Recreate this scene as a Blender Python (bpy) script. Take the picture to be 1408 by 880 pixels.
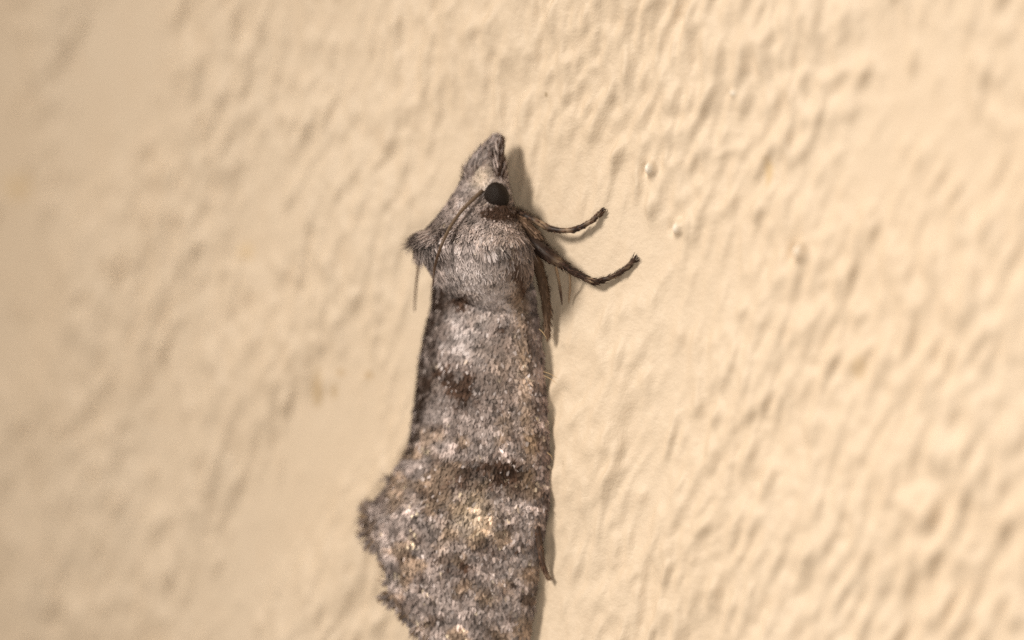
import bpy, math
import numpy as np
from mathutils import Vector

# 1 Blender unit = 1 cm.  The wall is the plane y = 0 (its outer face looks to -y), z is up.
for o in list(bpy.data.objects):
    bpy.data.objects.remove(o)
S = bpy.context.scene
S.unit_settings.scale_length = 0.01
COL = S.collection
rng = np.random.default_rng(7)
sin, cos, pi = math.sin, math.cos, math.pi

# ------------------------------------------------------------------ camera
A = math.radians(40)                 # the camera stands 40 degrees to the right of the wall's normal
DIST, FW = 12.0, 2.8                 # distance and frame width (cm)
CAM = np.array([sin(A), -cos(A), 0.0]) * DIST
RIGHT = np.array([cos(A), sin(A), 0.0])
FWD = np.array([-sin(A), cos(A), 0.0])
cd = bpy.data.cameras.new('camera')
cam = bpy.data.objects.new('camera', cd); COL.objects.link(cam)
cam.location = CAM
cam.rotation_euler = (math.radians(90), 0, A)
cd.sensor_width = 36
cd.lens = 36 * DIST / FW
cd.clip_start = 0.1; cd.clip_end = 500
cd.dof.use_dof = True
cd.dof.focus_distance = DIST - 0.19
cd.dof.aperture_fstop = cd.lens * 1e-3 / 0.52
S.camera = cam

# ------------------------------------------------------------------ light
W = bpy.data.worlds.new('World'); S.world = W; W.use_nodes = True
bg = W.node_tree.nodes['Background']
bg.inputs[0].default_value = (1.0, 0.87, 0.73, 1); bg.inputs[1].default_value = 0.24

def lamp(name, loc, target, size, energy, color):
    l = bpy.data.lights.new(name, 'AREA'); l.shape = 'DISK'; l.size = size
    l.energy = energy; l.color = color
    o = bpy.data.objects.new(name, l); COL.objects.link(o)
    o.location = loc
    o.rotation_euler = (Vector(target) - Vector(loc)).to_track_quat('-Z', 'Y').to_euler()
    return o
key = bpy.data.objects.new('hand_torch', bpy.data.lights.new('hand_torch', 'SPOT')); COL.objects.link(key)
key.location = (-7.2, -22.8, 13.0)                     # a soft beam from the upper left, brightest a little right of the animal
key.rotation_euler = (Vector((1.7, 0, -.5)) - Vector(key.location)).to_track_quat('-Z', 'Y').to_euler()
key.data.energy = 44000; key.data.color = (1.0, 0.90, 0.78); key.data.shadow_soft_size = 3.6
key.data.spot_size = math.radians(22.5); key.data.spot_blend = 1.0
lamp('fill_lamp', (6.6, -7.6, -.9), (0.7, 0, -.3), 1.4, 220, (1.0, 0.92, 0.81))  # added fill near the camera, lifts the wall's right side and softens shadows

S.view_settings.view_transform = 'Standard'
S.view_settings.look = 'None'
S.view_settings.exposure = 0.0
S.view_settings.gamma = 1.0
S.render.engine = 'CYCLES'
S.cycles.use_denoising = False
S.cycles.max_bounces = 6

# ------------------------------------------------------------------ helpers
K = 1408 / FW                        # photograph pixels per cm at the wall's centre
def ray(px, py):
    s = (px - 704) / K; t = (440 - py) / K
    return FWD * DIST + RIGHT * s + np.array([0, 0, t])
def at(px, py, h):
    """point seen at photo pixel (px, py) lying h cm off the wall"""
    d = ray(px, py); k = (-h - CAM[1]) / d[1]
    return CAM + d * k
def project(P):
    Q = np.asarray(P) - CAM
    dep = Q @ FWD
    return 704 + K * DIST * (Q @ RIGHT) / dep, 440 - K * DIST * Q[..., 2] / dep

class Field:
    """smooth periodic random field, unit variance"""
    def __init__(self, n, m, dx, sx, sz, rot=0.0, seed=0, band=None):
        r = np.random.default_rng(seed)
        f = np.fft.fft2(r.standard_normal((n, m)))
        kx = np.fft.fftfreq(n, dx)[:, None] * 2 * pi; kz = np.fft.fftfreq(m, dx)[None, :] * 2 * pi
        a = kx * cos(rot) - kz * sin(rot); b = kx * sin(rot) + kz * cos(rot)
        q = (a * sx) ** 2 + (b * sz) ** 2
        g = np.exp(-q / 2)
        if band: g = g - np.exp(-q * band / 2)
        h = np.real(np.fft.ifft2(f * g))
        self.h = (h - h.mean()) / h.std(); self.n, self.m, self.dx = n, m, dx
    def __call__(self, x, z):
        u = np.asarray(x) / self.dx; v = np.asarray(z) / self.dx
        i = np.floor(u).astype(int); j = np.floor(v).astype(int); fu = u - i; fv = v - j
        i0 = i % self.n; i1 = (i + 1) % self.n; j0 = j % self.m; j1 = (j + 1) % self.m
        h = self.h
        return (h[i0, j0] * (1 - fu) + h[i1, j0] * fu) * (1 - fv) + (h[i0, j1] * (1 - fu) + h[i1, j1] * fu) * fv

def lin(r, g, b):
    c = np.array([r, g, b], float) / 255
    return np.where(c <= 0.04045, c / 12.92, ((c + 0.055) / 1.055) ** 2.4)

def mesh_obj(name, V, F, mat, parent=None, smooth=True, color=None):
    V = np.asarray(V, np.float32); F = np.asarray(F, np.int32)
    me = bpy.data.meshes.new(name)
    me.vertices.add(len(V)); me.vertices.foreach_set('co', V.ravel())
    nf, k = F.shape
    me.loops.add(nf * k); me.loops.foreach_set('vertex_index', F.ravel())
    me.polygons.add(nf)
    me.polygons.foreach_set('loop_start', np.arange(0, nf * k, k, dtype=np.int32))
    me.polygons.foreach_set('loop_total', np.full(nf, k, np.int32))
    me.polygons.foreach_set('use_smooth', np.full(nf, smooth))
    me.update(calc_edges=True)
    if color is not None:
        at_ = me.attributes.new('pigment', 'FLOAT_COLOR', 'POINT')
        c = np.ones((len(V), 4), np.float32); c[:, :3] = color
        at_.data.foreach_set('color', c.ravel())
    me.materials.append(mat)
    me.validate()
    o = bpy.data.objects.new(name, me); COL.objects.link(o)
    if parent: o.parent = parent
    return o

def grid_faces(n, m, wrap=False):
    i, j = np.meshgrid(np.arange(n - 1), np.arange(m if wrap else m - 1), indexing='ij')
    i = i.ravel(); j = j.ravel(); j2 = (j + 1) % m
    return np.stack([i * m + j, i * m + j2, (i + 1) * m + j2, (i + 1) * m + j], 1)

def spline(pts, n):
    P = np.asarray(pts, float)
    Q = np.vstack([2 * P[0] - P[1], P, 2 * P[-1] - P[-2]])
    out = []
    for t in np.linspace(0, len(P) - 1 - 1e-6, n):
        i = int(t); f = t - i
        a, b, c, d = Q[i:i + 4]
        out.append(0.5 * (2 * b + (c - a) * f + (2 * a - 5 * b + 4 * c - d) * f * f + (3 * b - a - 3 * c + d) * f ** 3))
    return np.array(out)

def tube(pts, rad, n=40, m=10):
    """tapering tube through points (V, F), rounded tips"""
    P = spline(pts, n)
    r = np.interp(np.linspace(0, 1, n), np.linspace(0, 1, len(rad)), rad)
    r[0] *= 0.4; r[-1] *= 0.35
    T = np.gradient(P, axis=0); T /= np.linalg.norm(T, axis=1)[:, None]
    up = np.array([0.13, 0.9, 0.31])
    N = np.cross(T, up); N /= np.linalg.norm(N, axis=1)[:, None]; B = np.cross(T, N)
    a = np.arange(m) * 2 * pi / m
    V = P[:, None] + r[:, None, None] * (N[:, None] * np.cos(a)[None, :, None] + B[:, None] * np.sin(a)[None, :, None])
    V = V.reshape(-1, 3); F = grid_faces(n, m, True)
    caps = []
    V = np.vstack([V, P[0], P[-1]])
    for j in range(m):
        caps.append([len(V) - 2, (j + 1) % m, j, j]); caps.append([len(V) - 1, (n - 1) * m + j, (n - 1) * m + (j + 1) % m, (n - 1) * m + (j + 1) % m])
    return V, F, P, T, r

def tube_obj(name, pts, rad, mat, parent, color, n=40, m=10):
    V, F, P, T, r = tube(pts, rad, n, m)
    col = np.asarray(color, float)
    if col.ndim == 2:
        t = np.repeat(np.linspace(0, 1, n), m); t = np.append(t, [0, 1])
        col = np.stack([np.interp(t, np.linspace(0, 1, len(col)), col[:, c]) for c in range(3)], 1)
    else:
        col = np.broadcast_to(col, (len(V), 3))
    o = mesh_obj(name, V, F, mat, parent, True, col)
    return o, P, T, r

def scales(name, P, D, N, C, L, Wd, lift, mat, parent, curl=0.25, point=0.55):
    """little overlapping scales: root P, direction D along the skin, normal N, pigment C, length, width, lift angle"""
    n = len(P); L = np.broadcast_to(L, n)[:, None]; Wd = np.broadcast_to(Wd, n)[:, None]; lift = np.broadcast_to(lift, n)[:, None]
    D = D - N * np.sum(D * N, 1)[:, None]; D /= np.linalg.norm(D, axis=1)[:, None] + 1e-9
    X = np.cross(D, N)
    roll = rng.normal(0, 0.25, (n, 1)); X = X * np.cos(roll) + N * np.sin(roll)
    d1 = D * np.cos(lift) + N * np.sin(lift)
    l2 = lift - curl
    d2 = D * np.cos(l2) + N * np.sin(l2)
    a = P + d1 * L * 0.5; b = a + d2 * L * 0.5
    V = np.stack([P - X * Wd * .22, P + X * Wd * .22, a - X * Wd * .5, a + X * Wd * .5,
                  b - X * Wd * .5 * point, b + X * Wd * .5 * point], 1).reshape(-1, 3)
    k = np.arange(n)[:, None] * 6
    F = np.concatenate([k + np.array([[0, 1, 3, 2]]), k + np.array([[2, 3, 5, 4]])], 0)
    o = mesh_obj(name, V, F, mat, parent, False, np.repeat(C, 6, 0))
    o['kind'] = 'stuff'
    return o

# ------------------------------------------------------------------ materials
def new_mat(name):
    m = bpy.data.materials.new(name); m.use_nodes = True
    return m, m.node_tree, m.node_tree.nodes['Principled BSDF']

def pigment_mat(name, rough=0.6, spec=0.3, vary=0.25, gain=1.0, trans=0.0):
    m, nt, b = new_mat(name)
    at_ = nt.nodes.new('ShaderNodeAttribute'); at_.attribute_name = 'pigment'
    g = nt.nodes.new('ShaderNodeNewGeometry')
    mr = nt.nodes.new('ShaderNodeMapRange')
    mr.inputs['To Min'].default_value = gain * (1 - vary); mr.inputs['To Max'].default_value = gain * (1 + vary)
    nt.links.new(g.outputs['Random Per Island'], mr.inputs['Value'])
    mx = nt.nodes.new('ShaderNodeVectorMath'); mx.operation = 'SCALE'
    nt.links.new(at_.outputs['Color'], mx.inputs[0]); nt.links.new(mr.outputs[0], mx.inputs['Scale'])
    nt.links.new(mx.outputs[0], b.inputs['Base Color'])
    b.inputs['Roughness'].default_value = rough
    b.inputs['Specular IOR Level'].default_value = spec
    return m
M_scale = pigment_mat('wing_scale', 0.7, 0.12, 0.12, 1.85)
M_hair = pigment_mat('scale_hair', 0.7, 0.15, 0.16, 1.75)
M_leg = pigment_mat('leg_chitin', 0.5, 0.35, 0.0)
M_skin = pigment_mat('moth_skin', 0.7, 0.2, 0.0)

M_eye, nt, b = new_mat('compound_eye')
b.inputs['Base Color'].default_value = (0.013, 0.0075, 0.005, 1); b.inputs['Roughness'].default_value = 0.42
b.inputs['Specular IOR Level'].default_value = 0.2
v = nt.nodes.new('ShaderNodeTexVoronoi'); v.inputs['Scale'].default_value = 330
tc = nt.nodes.new('ShaderNodeTexCoord'); nt.links.new(tc.outputs['Object'], v.inputs['Vector'])
bp = nt.nodes.new('ShaderNodeBump'); bp.inputs['Strength'].default_value = 0.5; bp.inputs['Distance'].default_value = 0.001; bp.invert = True
nt.links.new(v.outputs['Distance'], bp.inputs['Height']); nt.links.new(bp.outputs[0], b.inputs['Normal'])

# wall paint: cream emulsion, a little sheen, mottling, stains, painted pit shade and nib highlights
M_wall, nt, b = new_mat('cream_wall_paint')
tc = nt.nodes.new('ShaderNodeTexCoord')
def noise(scale, detail=3.0, rough=0.55):
    n = nt.nodes.new('ShaderNodeTexNoise'); n.inputs['Scale'].default_value = scale
    n.inputs['Detail'].default_value = detail; n.inputs['Roughness'].default_value = rough
    nt.links.new(tc.outputs['Object'], n.inputs['Vector']); return n
def mix(fac, a, c):
    x = nt.nodes.new('ShaderNodeMix'); x.data_type = 'RGBA'
    for key, val in ((0, fac), (6, a), (7, c)):
        if isinstance(val, tuple): x.inputs[key].default_value = (*val, 1)
        elif isinstance(val, (int, float)): x.inputs[key].default_value = val
        else: nt.links.new(val, x.inputs[key])
    return x.outputs[2]
def ramp(sock, lo, hi, a=0.0, c=1.0):
    r = nt.nodes.new('ShaderNodeMapRange'); r.interpolation_type = 'SMOOTHSTEP'
    r.inputs['From Min'].default_value = lo; r.inputs['From Max'].default_value = hi
    r.inputs['To Min'].default_value = a; r.inputs['To Max'].default_value = c
    nt.links.new(sock, r.inputs['Value']); return r.outputs[0]
PAINT = (0.696, 0.575, 0.440)
c = mix(ramp(noise(1.3).outputs[0], .35, .7), PAINT, (0.678, 0.550, 0.410))
c = mix(ramp(noise(9, 4).outputs[0], .5, .8, 0, .5), c, (0.658, 0.522, 0.382))
warp = noise(14, 3)
def stain_or_shading(px, py, rx, rz, col, amt, edge=0.35):  # colour spot: real stains, also painted pit shade and nib glints
    global c
    p = at(px, py, 0)
    sub = nt.nodes.new('ShaderNodeVectorMath'); sub.operation = 'SUBTRACT'
    nt.links.new(tc.outputs['Object'], sub.inputs[0]); sub.inputs[1].default_value = (p[0], 0, p[2])
    sc = nt.nodes.new('ShaderNodeVectorMath'); sc.operation = 'MULTIPLY'
    nt.links.new(sub.outputs[0], sc.inputs[0]); sc.inputs[1].default_value = (1 / rx, 0, 1 / rz)
    ln = nt.nodes.new('ShaderNodeVectorMath'); ln.operation = 'LENGTH'; nt.links.new(sc.outputs[0], ln.inputs[0])
    ad = nt.nodes.new('ShaderNodeMath'); ad.operation = 'MULTIPLY_ADD'
    nt.links.new(warp.outputs[0], ad.inputs[0]); ad.inputs[1].default_value = 1.2; nt.links.new(ln.outputs['Value'], ad.inputs[2])
    c = mix(ramp(ad.outputs[0], 1.6 - edge * 2, 1.6, amt, 0.0), c, col)
stain_or_shading(428, 536, .034, .065, (0.40, 0.28, 0.14), .62)
stain_or_shading(452, 541, .024, .042, (0.40, 0.28, 0.14), .58)
stain_or_shading(748, 130, .009, .011, (0.36, 0.27, 0.17), .8)  # pit in the paint, its shaded hollow put in as a dark dot
stain_or_shading(500, 516, .02, .014, (0.50, 0.34, 0.17), .5)
stain_or_shading(462, 512, .02, .012, (0.50, 0.34, 0.17), .5)
stain_or_shading(18, 255, .09, .06, (0.64, 0.47, 0.26), .45)
stain_or_shading(1052, 235, .02, .05, (0.58, 0.42, 0.22), .6)
stain_or_shading(1178, 508, .03, .05, (0.50, 0.36, 0.20), .5)
stain_or_shading(330, 345, .05, .04, (0.60, 0.43, 0.22), .4)
NIBS = [(885, 232, .024), (920, 313, .024), (1092, 343, .026), (1003, 128, .010)]
for (px, py, r_) in NIBS:
    stain_or_shading(px + 6, py, r_ * .85, r_ * .78, (0.95, 0.90, 0.80), .9, .5)  # bright glint of each raised paint nib, put into the colour
nt.links.new(c, b.inputs['Base Color'])
b.inputs['Roughness'].default_value = 0.52
b.inputs['Specular IOR Level'].default_value = 0.45
fb = noise(70, 5, .65)
bp = nt.nodes.new('ShaderNodeBump'); bp.inputs['Strength'].default_value = 0.5; bp.inputs['Distance'].default_value = 0.006
nt.links.new(fb.outputs[0], bp.inputs['Height']); nt.links.new(bp.outputs[0], b.inputs['Normal'])

# ------------------------------------------------------------------ the wall
def axis(lo, hi, d, far):
    core = np.arange(lo, hi + d / 2, d); out = []; x, s = hi, d
    while x < far: s *= 1.12; x += s; out.append(x)
    out = np.array(out); return np.concatenate([(lo + hi) - out[::-1], core, out])
gx = axis(-2.5, 2.4, 0.0062, 26); gz = axis(-1.2, 1.2, 0.0070, 22)
X, Z = np.meshgrid(gx, gz, indexing='ij')
R0 = math.radians(19)
f1 = Field(1400, 800, .0062, .0115, .0300, R0, 1, 4.0)
f2 = Field(1400, 800, .0062, .0190, .0480, R0, 2, 4.0)
f4 = Field(1400, 800, .0062, .0085, .0120, R0, 4, 4.0)
f6 = Field(1024, 600, .010, .055, .110, R0, 6, 4.0)
f3 = Field(1024, 600, .010, .22, .30, R0, 3)
f5 = Field(1024, 600, .010, .10, .16, R0, 5)
amp = 1 + 0.14 * np.clip(f5(X, Z), -1.6, 2)
f8 = Field(1400, 800, .0062, .030, .075, R0 * .9, 8, 5.0)
f9 = Field(1024, 600, .010, .09, .09, 0, 9); f10 = Field(1024, 600, .010, .09, .09, 0, 10)
XW = X + .011 * f9(X, Z); ZW = Z + .012 * f10(X, Z)                 # wander, so that the strokes do not all lean alike
a1 = f1(XW, ZW); a2 = f2(XW, ZW)
rid = np.clip(.75 - np.abs(f8(XW, ZW)), -.6, .75)
amp = amp * np.interp(X, [-1.6, -.4, .4, 1.6], [.95, .90, .98, 1.12])
f7 = Field(1024, 600, .010, .10, .26, R0, 7, 3.0)
H = amp * (0.0042 * (a1 + .10 * a1 ** 2) + 0.0024 * (a2 + .12 * a2 ** 2) + 0.0042 * rid) + 0.0040 * f6(X, Z) + 0.0060 * f7(X, Z) * np.interp(X, [-1, 1], [2.3, .7]) + 0.006 * f3(X, Z) + 0.0011 * f4(X, Z)
sg = H.std(); H = np.where(H < 0, -1.2 * sg * np.tanh(-H / (1.2 * sg)), H)
far = np.clip((np.maximum(np.abs(X) - 2.9, np.abs(Z) - 1.6)) / 1.0, 0, 1)
H = H * (1 - far) - 0.0
H -= 0.010                                                       # wall skin lies just behind y = 0 on average
mx_ = np.interp(Z, [-1.2, 0.5], [.02, -.02])
near_ = np.exp(-((X - mx_) / .42) ** 4) / (1 + np.exp((Z - .45) / .06))                 # it sits in a shallow even spot
H = H * (1 - .35 * near_) - .003 * near_
for (px, py, r_) in NIBS:
    p = at(px, py, 0); d2 = ((X - p[0]) ** 2 + ((Z - p[2]) * .8) ** 2) / r_ ** 2
    d4 = ((X - p[0] + r_ * .4) ** 2 + ((Z - p[2]) * .8) ** 2) / r_ ** 2
    H += -0.010 * (r_ / .02) * np.exp(-d4 * 2.5)
    d3 = np.clip(1 + .3 * f4(X * .6, Z * .6), .5, 1.6) * ((X - p[0] - r_ * .75) ** 2 + ((Z - p[2]) * .9) ** 2) / (r_ * .75) ** 2
    H += 0.021 * (r_ / .02) * np.exp(-d3 ** 1.5)
V = np.stack([X, -H, Z], -1).reshape(-1, 3)
Fq = grid_faces(len(gx), len(gz))
wall = mesh_obj('wall', V, Fq, M_wall)
wall['kind'] = 'structure'; wall['label'] = 'cream painted plaster wall with an uneven rippled surface'
def wall_h(x, z):
    i = np.clip(np.searchsorted(gx, x), 0, len(gx) - 1); j = np.clip(np.searchsorted(gz, z), 0, len(gz) - 1)
    return H[i, j]

def atw(px, py, h):
    p = at(px, py, h)
    for _ in range(2):
        p = at(px, py, h + max(-.06, wall_h(p[0], p[2])))
    return p

# ------------------------------------------------------------------ the moth
moth = bpy.data.objects.new('moth', None); COL.objects.link(moth)
base = at(660, 560, 0.0)
moth.empty_display_size = .2
moth['label'] = 'furry grey brown moth with mottled folded wings resting head up on cream wall'
moth['category'] = 'moth'

# ---- pigment of the scales, in coordinates of the body (cm right of / above the photograph's centre as unrolled flank)
n_big = Field(256, 256, 4, 16, 13, .2, 11); n_mid = Field(256, 256, 2.5, 6, 5, .3, 12); n_fine = Field(256, 256, 1.5, 3.4, 3.2, 0, 13)
n_tan = Field(256, 256, 3, 9, 8, .3, 14); n_spk = Field(256, 256, 1.5, 3.0, 3.6, .1, 15); n_edge = Field(256, 256, 1.5, 2.6, 5, 0, 16)
NEU = np.array([1.0, 1.055, 1.19])
DARK, MID, PALE, CREAM, TAN, RUST = lin(54, 41, 34), lin(127, 114, 105) * NEU, lin(170, 158, 149) * NEU, lin(212, 197, 174), lin(164, 149, 128), lin(124, 104, 84)
BLOBS = [(632, 414, 17, 11, 2.6), (690, 452, 22, 14, .7), (620, 524, 42, 22, 2.3), (642, 546, 22, 16, 1.8), (690, 475, 22, 10, .6), (690, 520, 25, 14, .45),
         (692, 650, 42, 22, 1.5), (652, 656, 42, 24, 1.2), (630, 665, 36, 16, .7), (610, 705, 26, 16, .55), (635, 778, 22, 13, 1.0), (645, 795, 18, 10, .7),
         (640, 532, 60, 32, .35), (660, 655, 74, 30, .45), (600, 705, 44, 32, .35), (640, 785, 50, 28, .3), (720, 752, 30, 4, .9), (722, 636, 22, 3, .6), (560, 830, 30, 20, .5), (530, 720, 20, 12, .3)]
def sm(x, a, b): t = np.clip((x - a) / (b - a), 0, 1); return t * t * (3 - 2 * t)
def pigment(px, py):
    px = np.asarray(px, float); py = np.asarray(py, float); n = len(px)
    jx = px + rng.normal(0, 2.0, n); jy = py + rng.normal(0, 2.0, n)
    dark = np.zeros(n)
    for (x, y, rx, ry, s) in BLOBS:
        dark = np.maximum(dark, s * np.exp(-(((jx - x) / rx) ** 2 + ((jy - y) / ry) ** 2)))
    low = sm(py, 500, 640)
    base_ = MID * (1 + .06 * low[:, None])
    pale = 0.5 * np.exp(-(((px - 645) / 42) ** 2 + ((py - 430) / 70) ** 2)) + .55 * np.exp(-(((px - 668) / 40) ** 2 + ((py - 372) / 40) ** 2)) + .3 * np.exp(-(((px - 665) / 18) ** 2 + ((py - 250) / 30) ** 2))
    pale += .12 * n_mid(px, py)
    c = base_ + (PALE - base_) * np.clip(pale, 0, 1)[:, None]
    tan_ = np.clip(.65 * sm(n_tan(px, py), .0, 1.4) * (0.2 + .8 * low) + .55 * np.exp(-((px - 716 - (py - 420) * .06) / 11) ** 2) * sm(py, 330, 380) * (1 - sm(py, 620, 680))
                   + .25 * np.exp(-(((px - 690) / 26) ** 2 + ((py - 500) / 60) ** 2)), 0, .9)
    c = c + (RUST - c) * tan_[:, None]
    creamy = .45 * np.exp(-(((jx - 648) / 32) ** 2 + ((jy - 712) / 24) ** 2)) + .45 * np.exp(-(((jx - 655) / 18) ** 2 + ((jy - 685) / 24) ** 2))
    c = c + (TAN * 1.1 - c) * np.clip(creamy, 0, 1)[:, None]
    ring = np.abs(n_fine(px, py)); net = sm(.38 - ring, 0, .38) * (.25 + .30 * low)      # fine dark net between the specks
    mott = sm(-n_mid(px, py), .3, 1.6) * (.30 + .25 * low)
    d = np.clip(dark * (.66 + .26 * n_fine(px, py) + .34 * n_mid(px, py)) + net * .6 + mott, 0, 1)
    d *= (1 - .6 * np.clip(creamy, 0, 1))
    c = c + (DARK - c) * d[:, None]
    # costal margin: darker grey with purple-brown tint
    k = sm(px - (.045 * (py - 400)), 716, 740) * .55 * sm(py, 330, 380)
    c = c + (lin(92, 76, 72) - c) * k[:, None]
    k = .75 * np.exp(-((px - 714 - (py - 350) * .10) / 3.5) ** 2) * sm(py, 345, 370) * (1 - sm(py, 590, 640))
    c = c + (DARK - c) * k[:, None]
    spk = (1 - .8 * np.clip(dark, 0, 1)) * sm(n_spk(px, py), 1.35 - .25 * low, 2.2) * (.4 + .4 * low) * (rng.random(n) < .28)
    c = c + (CREAM - c) * spk[:, None]
    u = rng.random(n)
    c = np.where((u < .13)[:, None], c * .45, c); c = np.where((u > .965)[:, None], c + (PALE - c) * .6, c)
    c = c * np.exp(.34 * n_fine(px, py) * (.85 + .15 * low))[:, None]
    c = np.where((py < 560)[:, None], np.minimum(c, PALE * .92), c)
    return np.clip(c, 0.004, .9)

# ---- wings: a roof of two forewings; a section at height py is half an ellipse standing on the wall
WR = np.array([  # py, left outline, right outline, half width (cm)
    (360, 606, 728, .146), (380, 596, 730, .167), (420, 593, 735, .181), (460, 582, 741, .190), (500, 573, 745, .198), (540, 567, 747, .204), (580, 560, 750, .208),
    (620, 551, 752, .211), (650, 533, 752, .214), (680, 516, 751, .215), (705, 491, 750, .216), (740, 488, 743, .214), (780, 488, 737, .211), (840, 500, 730, .21), (900, 512, 721, .20), (980, 530, 706, .19)], float)
LIFT = 0.004
ca, sa = cos(A), sin(A)
sl = (WR[:, 1] - 704) / K; sr = (WR[:, 2] - 704) / K
KW = 0.64
WR[:, 3] = (sr - sl) / (ca + math.sqrt(ca ** 2 + (KW * sa) ** 2))
wc = (sr + LIFT * sa) / ca - WR[:, 3]
hh = KW * WR[:, 3]
WPY = WR[:, 0]
def wsec(py):
    f = lambda a: np.interp(py, WPY, a)
    return f(wc), f(WR[:, 3]), f(hh)
from functools import lru_cache
def sm(x, a, b): t = np.clip((x - a) / (b - a), 0, 1); return t * t * (3 - 2 * t)
def smooth_interp(ypts, vals):
    yy = np.arange(350, 985, 1.0); v = np.interp(yy, ypts, vals)
    k = np.exp(-np.linspace(-2.2, 2.2, 41) ** 2); k /= k.sum()
    v = np.convolve(np.pad(v, 20, mode='edge'), k, 'valid'); return yy, v
YY, CC = smooth_interp(WPY, wc); _, WW = smooth_interp(WPY, WR[:, 3]); _, HH = smooth_interp(WPY, hh)
vein_f = Field(256, 256, .02, .05, .9, 0, 21)
TH_R = math.radians(138)              # where the two inner margins meet
def wing_pt(th, py):
    """th: 0 at the right foot, pi at the left foot; py: level"""
    th = np.asarray(th, float); py = np.asarray(py, float)
    c = np.interp(py, YY, CC); w = np.interp(py, YY, WW); h = np.interp(py, YY, HH)
    nk = .90 + .10 * sm(py, 362, 400); w = w * nk; h = h * nk
    fold = 1 + 0.016 * vein_f(th * .35 + 1, py / K) * sm(py, 380, 450)
    x = c + w * np.cos(th) * fold
    sn = np.sin(th); q = 1.12 + .48 * sm(py, 420, 640)
    y = -(LIFT + 1.03 * h * np.sign(sn) * np.abs(sn) ** q * fold)
    xr = c + w * cos(TH_R)
    x = np.where(th > TH_R, xr + (x - xr) * (1 - .93 * sm(py, 560, 700)), x)      # the left wing drops steeply behind the raised ridge
    return np.stack([x, y, (440 - py) / K], -1)
TERM = np.array([(703, 508), (722, 508), (742, 512), (760, 526), (785, 531), (815, 532), (838, 552), (872, 584), (900, 614), (925, 645), (945, 690), (958, 735)], float)
tt = np.linspace(0.0, TH_R, 400)
yy_ = np.linspace(703, 958, 256); term_th = []
for y in yy_:
    s, _ = project(wing_pt(tt, np.full(400, y)))
    xe = np.interp(y, TERM[:, 0], TERM[:, 1])
    ok = np.where(s >= xe)[0]
    term_th.append(tt[ok[-1]] if len(ok) else 0)
term_th = np.minimum.accumulate(np.array(term_th)); term_th[0] = TH_R
def term_py(th):
    th = np.where(th > TH_R, 2 * TH_R - th, th)
    return np.interp(th, term_th[::-1], yy_[::-1]) + 1.5 * np.sin(th * 60) + 1.2 * np.sin(th * 151 + 1)
def wing_uv(th, u):
    y0 = 366.0
    return wing_pt(th, y0 + (term_py(th) - y0) * u)

def build_wing(th0, th1, name):
    n, m = 150, 60
    u, th = np.meshgrid(np.linspace(0, 1, n), np.linspace(th0, th1, m), indexing='ij')
    V = wing_uv(th.ravel(), u.ravel())
    o = mesh_obj(name, V, grid_faces(n, m), M_skin, moth, True, lin(96, 82, 72))
    sd = o.modifiers.new('thickness', 'SOLIDIFY'); sd.thickness = .004; sd.offset = -1
    return o
wing_r = build_wing(0.0, TH_R, 'forewing')
wing_l = build_wing(TH_R + .01, math.radians(182), 'forewing.001')

def wing_scales(parent, th0, th1, n, flip):
    # even scatter over the flank, rejected past the margin
    th = rng.uniform(th0, th1, n * 2); py = rng.uniform(362, 962, n * 2)
    lim = term_py(th); k = py < lim - 1; th, py = th[k][:n], py[k][:n]
    o_ = np.argsort(-py); th, py = th[o_], py[o_]
    P = wing_pt(th, py); e = 1e-3
    Tt = wing_pt(th + e, py) - P; Ty = wing_pt(th, py + .5) - P
    N = np.cross(Tt, Ty); N /= np.linalg.norm(N, axis=1)[:, None]
    cen = np.stack([np.interp(py, YY, CC), np.full(len(py), -.05), P[:, 2]], 1)
    s = np.sign(np.sum(N * (P - cen), 1)); N *= s[:, None]
    Tt /= np.linalg.norm(Tt, axis=1)[:, None]; Ty /= np.linalg.norm(Ty, axis=1)[:, None]
    yaw = rng.normal(0, .38, len(th)); D = Ty * np.cos(yaw)[:, None] + Tt * np.sin(yaw)[:, None]
    px, py2 = project(P)
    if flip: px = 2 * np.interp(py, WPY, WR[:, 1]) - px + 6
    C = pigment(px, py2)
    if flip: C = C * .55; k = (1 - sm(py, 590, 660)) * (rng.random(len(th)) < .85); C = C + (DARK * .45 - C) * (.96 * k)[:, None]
    else:
        lo = np.interp(py, WPY, WR[:, 1]); k = (1 - sm(px - lo, 16, 34)) * (1 - sm(py, 605, 655)) * sm(py, 378, 392) * np.clip(.9 + .35 * n_edge(px, py), .3, 1)     # dark inner margin
        C = C + (DARK * .45 - C) * k[:, None] * (rng.random(len(th)) < .93)[:, None]
        k = np.exp(-((term_py(th) - py) / 14) ** 2) * .5
        C = C + (RUST * .6 - C) * k[:, None] * (rng.random(len(th)) < .7)[:, None]
    L = rng.uniform(.009, .016, len(th)); Wd = rng.uniform(.0045, .0080, len(th))
    big = rng.random(len(th)) < .10 + .12 * sm(py, 560, 700)
    L = np.where(big, L * 1.35, L); Wd = np.where(big, Wd * 1.3, Wd)
    lift = rng.uniform(.10, .36, len(th)) + big * rng.uniform(0, .3, len(th))
    scales('wing_scales', P + N * .001, D, N, C, L, Wd, lift, M_scale, parent)
wing_scales(wing_r, 0.0, TH_R, 60000, False)
wing_scales(wing_l, TH_R, math.radians(178), 13000, True)

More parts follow.
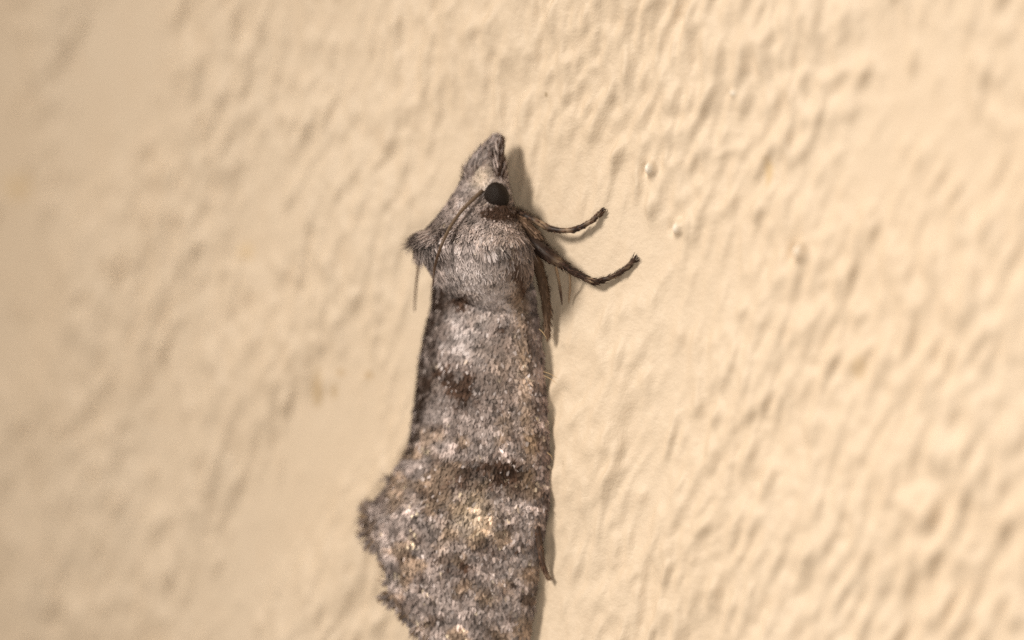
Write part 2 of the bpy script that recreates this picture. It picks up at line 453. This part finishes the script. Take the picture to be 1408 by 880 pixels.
def fringe(parent, th0, th1, n):
    th = rng.uniform(th0, th1, n); py = term_py(th) - rng.uniform(0, 7, n)
    P = wing_pt(th, py); Ty = wing_pt(th, py + 1.0) - P; Tt = wing_pt(th + .01, py) - P
    tr = np.where(th > TH_R, 2 * TH_R - th, th)
    Ty /= np.linalg.norm(Ty, axis=1)[:, None]; Tt /= np.linalg.norm(Tt, axis=1)[:, None]
    # outward across the oblique margin
    mt = wing_pt(tr + .01, term_py(tr + .01)) - wing_pt(tr - .01, term_py(tr - .01)); mt /= np.linalg.norm(mt, axis=1)[:, None]
    N = np.cross(Tt, Ty); N /= np.linalg.norm(N, axis=1)[:, None]
    N *= np.sign(-N[:, 1] + 1e-6)[:, None]
    out = np.cross(mt, N); out *= np.sign(-out[:, 2] + 1e-6)[:, None]; out /= np.linalg.norm(out, axis=1)[:, None]
    clump = np.sin(th * 47 + 2 * np.sin(th * 13)) * .35
    yaw = clump + rng.normal(0, .22, n)
    D = (out * .75 + Ty * .5) * np.cos(yaw)[:, None] + mt * np.sin(yaw)[:, None]
    near = np.exp(-((tr - TH_R) / .35) ** 2)
    C = pigment(*project(P)); k = rng.random(n)
    C = np.where((k < .5)[:, None], C * .55, C); C = C + (RUST * .45 - C) * (.7 * near * (rng.random(n) < .7))[:, None]
    L = rng.uniform(.012, .026, n) * (1 + 1.5 * near * rng.random(n)) * (1 + .7 * np.sin(th * 31) ** 4)
    scales('wing_fringe', P, D, N, C, L, rng.uniform(.003, .006, n), rng.uniform(-.1, .25, n), M_hair, parent, curl=.15, point=.4)
fringe(wing_r, 0.0, TH_R + .02, 2600)
fringe(wing_l, TH_R, math.radians(178), 700)

# long hairs along the inner margin ridge and the tuft at its rear corner
def ridge_hair(n):
    py = rng.uniform(640, 712, n) ** 1; th = TH_R + rng.normal(0, .10, n)
    P = wing_pt(th, py); Ty = wing_pt(th, py + 1) - P; Tt = wing_pt(th + .01, py) - P
    Ty /= np.linalg.norm(Ty, axis=1)[:, None]; Tt /= np.linalg.norm(Tt, axis=1)[:, None]
    N = np.cross(Tt, Ty); N /= np.linalg.norm(N, axis=1)[:, None]; N *= np.sign(-N[:, 1] + 1e-6)[:, None]
    yaw = rng.normal(0.1, .3, n) + .3 * np.sin(py * .4)
    D = Ty * np.cos(yaw)[:, None] + Tt * np.sin(yaw)[:, None]
    C = pigment(*project(P)) * .8
    scales('ridge_tuft', P, D, N, C, rng.uniform(.015, .030, n), rng.uniform(.003, .006, n), rng.uniform(.1, .55, n), M_hair, wing_r, curl=.1, point=.35)
ridge_hair(900)
gt, gp = np.meshgrid(np.linspace(.1, TH_R, 160), np.linspace(660, 955, 240), indexing='ij')
gt, gp = gt.ravel(), gp.ravel(); kk = gp < term_py(gt); gt, gp = gt[kk], gp[kk]; GP = wing_pt(gt, gp); gxp, gyp = project(GP)
TP, TD, TC, TL = [], [], [], []
for (x, y, a, L_, nh) in [(509, 694, 150, .026, 60), (504, 706, 165, .032, 80), (502, 716, 185, .030, 70), (502, 730, 205, .038, 90), (505, 742, 222, .040, 90), (512, 752, 238, .030, 60), (538, 660, 150, .018, 40), (547, 645, 140, .014, 30),
                         (526, 775, 190, .018, 40), (529, 800, 200, .022, 50), (530, 818, 215, .034, 90), (538, 832, 225, .028, 60), (552, 850, 230, .024, 50), (566, 866, 238, .030, 60), (582, 880, 240, .028, 60), (600, 896, 245, .03, 60)]:
    j = np.argmin(np.hypot(gxp - x, gyp - y))
    for _ in range(int(nh * .55)):
        aa = math.radians(a + rng.normal(0, 13))
        TP.append(GP[j] + rng.normal(0, .0055, 3)); TD.append(RIGHT * cos(aa) + np.array([0, 0, sin(aa)]) + rng.normal(0, .12, 3))
        TC.append((RUST * .6 if rng.random() < .55 else MID * .8) * rng.uniform(.7, 1.4)); TL.append(L_ * rng.uniform(.5, 1.15))
TP, TD, TC, TL = map(np.array, (TP, TD, TC, TL)); TN = np.cross(TD, RIGHT + [0, 0, .7]); TN[TN[:, 1] > 0] *= -1; TN /= np.linalg.norm(TN, axis=1)[:, None]
scales('corner_tufts', TP, TD, TN, TC, TL, rng.uniform(.003, .0055, len(TL)), rng.uniform(-.05, .2, len(TL)), M_hair, wing_r, curl=.15, point=.3)

# ---- body: head, thorax and abdomen in one skin, round sections
BR = np.array([  # py, left, right, height of the centre above the wall
    (212, 664, 688, .085), (222, 653, 692, .090), (240, 640, 695, .100), (260, 629, 699, .112), (280, 616, 704, .125), (300, 601, 711, .145), (318, 584, 719, .162),
    (334, 571, 727, .175), (346, 576, 731, .172), (360, 584, 731, .158), (374, 592, 731, .14), (388, 602, 728, .12), (402, 616, 721, .1), (416, 634, 714, .085), (432, 654, 708, .078), (500, 652, 714, .078), (620, 652, 716, .078), (740, 652, 712, .078), (800, 660, 700, .075), (830, 668, 685, .07)], float)
bl = (BR[:, 1] - 704) / K; br = (BR[:, 2] - 704) / K
KB = 0.64
bR = (br - bl) / 2 / math.sqrt(ca ** 2 + (KB * sa) ** 2); BR[:, 3] = KB * bR + .012 + .006 * np.interp(BR[:, 0], [212, 300], [1, 0])
bC = ((bl + br) / 2 + BR[:, 3] * sa) / ca
def body_pt(th, py):
    f = lambda a: np.interp(py, BR[:, 0], a)
    R, Cx, E = f(bR), f(bC), f(BR[:, 3])
    # th = 0 points at the wall's right, pi/2 away from the wall
    return np.stack([Cx + R * np.cos(th), -(E + KB * R * np.sin(th)), (440 - np.asarray(py, float)) / K], -1)
n, m = 130, 48
uu, ta = np.meshgrid(np.linspace(212, 830, n), np.arange(m) * 2 * pi / m, indexing='ij')
V = body_pt(ta.ravel(), uu.ravel())
V = np.vstack([V, body_pt(np.array([0.]), np.array([205.]))])
F = grid_faces(n, m, True)
V = V[:-1]
# close both ends
V = np.vstack([V, V[:m].mean(0) + [0, 0, .012], V[-m:].mean(0) + [0, 0, -.02]])
capA = np.array([[n * m, (j + 1) % m, j, n * m] for j in range(m)]); capB = np.array([[n * m + 1, (n - 1) * m + j, (n - 1) * m + (j + 1) % m, n * m + 1] for j in range(m)])
body = mesh_obj('body', V, F, M_skin, moth, True, lin(90, 76, 66))
me = body.data
import bmesh
bm = bmesh.new(); bm.from_mesh(me); bm.verts.ensure_lookup_table()
lay = bm.verts.layers.float_color.get('pigment')
for row, tip in ((range(m), n * m), (range((n - 1) * m, n * m), n * m + 1)):
    row = list(row)
    for j in range(m):
        f_ = bm.faces.new((bm.verts[tip], bm.verts[row[(j + 1) % m]], bm.verts[row[j]])); f_.smooth = True
bmesh.ops.recalc_face_normals(bm, faces=bm.faces); bm.to_mesh(me); bm.free()

EYE = body_pt(np.array([math.radians(28)]), np.array([270.]))[0]
def coat(name, n, th_a, th_b, py_a, py_b, Lr, Wr, liftr, mat, yaw_s=.3, keep=None, tint=None, bias=0.0):
    th = rng.uniform(th_a, th_b, n); py = rng.uniform(py_a, py_b, n)
    if keep is not None:
        k = keep(th, py); th, py = th[k], py[k]
    n = len(th)
    P = body_pt(th, py); Ty = body_pt(th, py + 1.0) - P; Tt = body_pt(th + .01, py) - P
    d = np.linalg.norm(P - EYE, axis=1); k = d > .029
    th, py, P, Ty, Tt = th[k], py[k], P[k], Ty[k], Tt[k]; n = len(th)
    Ty /= np.linalg.norm(Ty, axis=1)[:, None]; Tt /= np.linalg.norm(Tt, axis=1)[:, None]
    N = np.cross(Tt, Ty); N /= np.linalg.norm(N, axis=1)[:, None]
    E = np.stack([np.interp(py, BR[:, 0], bC), -np.interp(py, BR[:, 0], BR[:, 3]), P[:, 2]], 1)
    N *= np.sign(np.sum(N * (P - E), 1))[:, None]
    yaw = rng.normal(bias, yaw_s, n) + .25 * np.sin(py * .17 + th * 5)
    D = Ty * np.cos(yaw)[:, None] + Tt * np.sin(yaw)[:, None]
    C = pigment(*project(P))
    if tint is not None: C = tint(th, py, C)
    o = scales(name, P, D, N, C, rng.uniform(*Lr, n), rng.uniform(*Wr, n), rng.uniform(*liftr, n), mat, body, curl=.2, point=.5)
    return o
def tint_body(th, py, C):
    px, _ = project(body_pt(th, py))
    n = len(th)
    # darker, browner collar along the left of the thorax, dark under the eye
    k = np.exp(-(((px - 600) / 30) ** 2 + ((py - 318) / 16) ** 2)) * .15 + np.exp(-(((px - 686) / 24) ** 2 + ((py - 295) / 9) ** 2)) * 1.6
    k = k + 1.6 * np.exp(-(((px - 690) / 15) ** 2 + ((py - 288) / 9) ** 2)) + 1.2 * np.exp(-(((px - 674) / 12) ** 2 + ((py - 293) / 5) ** 2))
    k = np.clip(k * np.where(rng.random(n) < .9, 1, .3), 0, 1)
    C = np.minimum(C, .5 - .35 * k[:, None])
    C = C + (DARK - C) * np.clip(k, 0, 1)[:, None]
    k = np.exp(-(((px - 664) / 13) ** 2 + ((py - 242) / 16) ** 2)) * .5
    C = C + (CREAM * .8 - C) * k[:, None]
    k = sm(px, 690, 720) * sm(py, 290, 320) * .3 + .8 * np.exp(-((px - 700 - (py - 340) * .35) / 5) ** 2) * sm(py, 322, 345)
    return C + (DARK * 1.3 - C) * np.clip(k, 0, 1)[:, None]
def lobed(th, py):
    return py < 380 + 10 * np.sin(th * 1.6) + 6 * np.sin(th * 9) + rng.normal(0, 5, len(th))
coat('body_scales', 19500, -.6, 3.3, 214, 425, (.010, .018), (.0042, .0072), (.12, .45), M_scale, tint=tint_body)
coat('body_hair', 4000, -.6, 3.3, 214, 384, (.014, .026), (.0026, .0042), (.08, .35), M_hair, tint=tint_body, keep=lobed)
coat('thorax_skirt', 2600, -.2, 2.9, 345, 376, (.014, .040), (.0032, .006), (.02, .22), M_scale, .35, tint=tint_body)
# thorax crest that sticks out over the wing bases on the left
coat('thorax_tuft', 1700, 1.7, 3.0, 316, 348, (.020, .052), (.002, .0042), (.15, .75), M_hair, .3, tint=tint_body)
# scale lobe over the right wing base
coat('shoulder_tuft', 1500, -.3, 1.0, 322, 366, (.022, .046), (.003, .0055), (.05, .3), M_hair, .25, tint=tint_body)

# ---- palps that make the pointed snout
def palp(name, pts, rad, col, n_hair, dark):
    o, P, T, r = tube_obj(name, pts, rad, M_skin, moth, col, 30, 12)
    k = rng.integers(0, 29, n_hair); a = rng.uniform(0, 2 * pi, n_hair)
    t = T[k]; up = np.array([.1, .8, .3]); Nn = np.cross(t, up); Nn /= np.linalg.norm(Nn, axis=1)[:, None]; Bn = np.cross(t, Nn)
    N = Nn * np.cos(a)[:, None] + Bn * np.sin(a)[:, None]
    Q = P[k] + N * (r[k] * .95)[:, None]
    D = t + rng.normal(0, .14, (n_hair, 3))
    C = pigment(*project(Q)) * 1.15; C = np.where((rng.random(n_hair) < dark)[:, None], DARK * rng.uniform(.7, 1.5, (n_hair, 1)), C)
    scales('palp_scales', Q, D, N, C, rng.uniform(.014, .040, n_hair), rng.uniform(.0024, .005, n_hair), rng.uniform(.05, .5, n_hair), M_hair, o, curl=.25, point=.35)
palp('labial_palp', [at(662, 268, .03), at(654, 243, .072), at(660, 225, .066), at(669, 208, .058), at(678, 196, .052)], [.037, .032, .021, .009, .002], lin(110, 96, 86), 2200, .06)
palp('labial_palp.001', [at(686, 266, .03), at(687, 244, .064), at(686, 226, .062), at(686, 211, .056), at(687, 202, .052)], [.013, .013, .012, .008, .002], lin(60, 46, 38), 800, .72)

# ---- eye
bm = bmesh.new(); bmesh.ops.create_uvsphere(bm, u_segments=40, v_segments=28, radius=1)
me = bpy.data.meshes.new('eye'); bm.to_mesh(me); bm.free(); me.materials.append(M_eye)
for p in me.polygons: p.use_smooth = True
eye = bpy.data.objects.new('eye', me); COL.objects.link(eye); eye.parent = moth
d = ray(683, 271); d /= np.linalg.norm(d)
tq = np.dot(EYE - CAM, d); ep = CAM + d * tq
eye.location = ep; eye.scale = (.034, .026, .041); eye.rotation_euler = (0, math.radians(-12), A)

# ---- front-most point of head/thorax at a pixel (to lay the antenna on the scales)
gth, gpy = np.meshgrid(np.linspace(-.8, 3.6, 260), np.linspace(214, 400, 190), indexing='ij')
SP = body_pt(gth.ravel(), gpy.ravel()); sx, sy = project(SP); sd = (SP - CAM) @ FWD
def on_body(px, py, off):
    w = np.hypot(sx - px, sy - py); k = np.where(w < w.min() + 1.5)[0]
    j = k[np.argmin(sd[k])]
    dd = ray(px, py); dd = dd / np.linalg.norm(dd)
    return CAM + dd * (sd[j] / np.dot(dd, FWD)) - FWD * off
ANT = [lin(100, 84, 70), lin(112, 95, 80), lin(106, 90, 75), lin(92, 72, 58), lin(84, 66, 54)]
path = [on_body(664, 262, .006), on_body(652, 273, .022), on_body(636, 289, .030), on_body(622, 308, .034), on_body(611, 329, .040), on_body(603, 350, .046), on_body(598, 370, .05), at(595, 394, .25)]
ant, P, T, r = tube_obj('antenna', path, [.0060, .0052, .0050, .0046, .0044, .004, .0036, .0022], M_leg, moth, ANT, 90, 10)
for i in range(len(P)):   # ring segments of the antenna
    pass
V = np.empty(len(ant.data.vertices) * 3); ant.data.vertices.foreach_get('co', V); V = V.reshape(-1, 3)
for i in range(90):
    s_ = 1 + .13 * (1 if i % 2 else -1)
    V[i * 10:(i + 1) * 10] = P[i] + (V[i * 10:(i + 1) * 10] - P[i]) * s_
ant.data.vertices.foreach_set('co', V.ravel())
tube_obj('antenna.001', [at(650, 275, .04), at(625, 300, .06), at(600, 325, .09), at(585, 342, .11), at(577, 362, .12), at(573, 385, .11), at(571, 408, .10), at(570, 429, .09)],
         [.004, .004, .004, .0042, .004, .0032, .0028, .0018], M_leg, moth, [lin(110, 84, 62), lin(96, 74, 56)], 60, 8)

# ---- legs
LD, LB, LP = lin(62, 46, 37), lin(46, 33, 27), lin(172, 146, 120)
def hairs_on(parent, P, T, r, n, Lr, col, ang=.5, side=None):
    k = rng.integers(2, len(P) - 2, n); a = rng.uniform(0, 2 * pi, n)
    t = T[k]; Nn = np.cross(t, [.13, .9, .31]); Nn /= np.linalg.norm(Nn, axis=1)[:, None]; Bn = np.cross(t, Nn)
    N = Nn * np.cos(a)[:, None] + Bn * np.sin(a)[:, None]
    C = np.clip(col * rng.uniform(.6, 1.7, (n, 1)), 0, 1)
    scales('leg_scales', P[k] + N * (r[k] * .9)[:, None], t + rng.normal(0, .1, (n, 3)), N, C, rng.uniform(*Lr, n), rng.uniform(.002, .004, n), rng.uniform(.05, ang, n), M_hair, parent, curl=.15, point=.3)
fore, P, T, r = tube_obj('leg', [atw(698, 286, .06), atw(716, 294, .065), atw(735, 303, .06), atw(756, 314, .048), atw(775, 317, .042), atw(792, 315, .03), atw(810, 306, .022), atw(821, 297, .012), atw(828, 290, .009)],
     [.010, .0085, .0085, .0085, .0072, .0075, .0065, .0058, .0062], M_leg, moth, [LD, LD, LB, LB, LP * .8, LB, LB, LP * .7, LB, LB, LP * .6, LD, LP * .5, LD], 90, 10)
hairs_on(fore, P, T, r, 260, (.008, .016), LD)
mid, P, T, r = tube_obj('leg.001', [atw(706, 318, .10), atw(724, 330, .085), atw(742, 342, .085), atw(757, 353, .078), atw(770, 361, .066), atw(783, 370, .052), atw(797, 378, .040), atw(812, 386, .030), atw(826, 386, .022), atw(845, 379, .015), atw(860, 369, .011), atw(873, 356, .009)],
     [.012, .017, .020, .018, .012, .0085, .0082, .0085, .0068, .0070, .0066, .0062], M_leg, moth, [LD, LB, LB, LB, LB, LD, LP * .5, LB, LB, LB, LB, LP * .8, LB, LB, LP * .5, LB, LP * .5, LD], 110, 12)
hairs_on(mid, P, T, r, 520, (.010, .022), LB)
mp = P
tube_obj('spur', [atw(764, 366, .06), atw(768, 385, .035), atw(771, 403, .02), atw(773, 420, .012)], [.0036, .0034, .0036, .0015], M_leg, mid, [LP, LP * .8, LD * 2, LD * 2], 24, 8)
tube_obj('spur.001', [atw(783, 374, .045), atw(784, 390, .03), atw(783, 404, .018), atw(782, 417, .012)], [.0032, .0030, .0030, .0014], M_leg, mid, [LP * .6, LP * .7, LP * .8, LP * .7], 24, 8)
hind, P, T, r = tube_obj('leg.002', [atw(735, 690, .03), atw(739, 730, .035), atw(743, 756, .035), atw(746, 774, .028), atw(750, 786, .02), atw(756, 798, .015)], [.009, .009, .0085, .0075, .0065, .006], M_leg, moth, [LD, LD, lin(96, 80, 70), LD * 1.4, LD * 1.5, LP * .6], 40, 10)
hairs_on(hind, P, T, r, 120, (.008, .014), LD * 1.5)
def claws(parent, tip, d):
    for k in (-1, 1):
        d_ = np.array(d, float); sd_ = np.cross(d_, [0, 1, 0]) * k
        tube_obj('claw', [tip, tip + d_ * .006 + sd_ * .003, tip + d_ * .010 + sd_ * .006 + [0, .006, 0]], [.0022, .0018, .0006], M_leg, parent, LB, 10, 6)
claws(fore, atw(828, 290, .009), RIGHT * .6 + np.array([0, 0, .8]))
claws(mid, atw(873, 356, .009), RIGHT * .7 + np.array([0, 0, .7]))
# pale coxae between the legs and the breast
for i, (pts, rad) in enumerate([([atw(704, 296, .07), atw(718, 306, .075), atw(734, 320, .07), atw(744, 332, .065)], [.012, .016, .013, .008]),
                                ([atw(724, 338, .045), atw(738, 362, .04), atw(747, 394, .035), atw(752, 430, .03), atw(753, 470, .026)], [.012, .014, .014, .011, .005])]):
    o, P, T, r = tube_obj('coxa' if i == 0 else 'coxa.001', pts, rad, M_skin, moth, lin(96, 76, 60), 24, 12)
    hairs_on(o, P, T, r, 260, (.014, .028), lin(84, 68, 56))
# few pale hairs sticking out from the right wing edge
hp = [((747, 511, .05), (756, 514, .04), (768, 521, .03)), ((747, 516, .045), (757, 521, .035), (766, 528, .03)), ((752, 622, .04), (757, 626, .035), (760, 632, .03)), ((741, 452, .05), (747, 458, .045), (752, 466, .04))]
VV, FF, off = [], [], 0
for q in hp:
    V, F, *_ = tube([at(*x) for x in q], [.0011, .0010, .0005], 12, 6)
    VV.append(V); FF.append(F + off); off += len(V)
o = mesh_obj('edge_hair', np.vstack(VV), np.vstack(FF), M_leg, wing_r, True, lin(196, 168, 130)); o['kind'] = 'stuff'
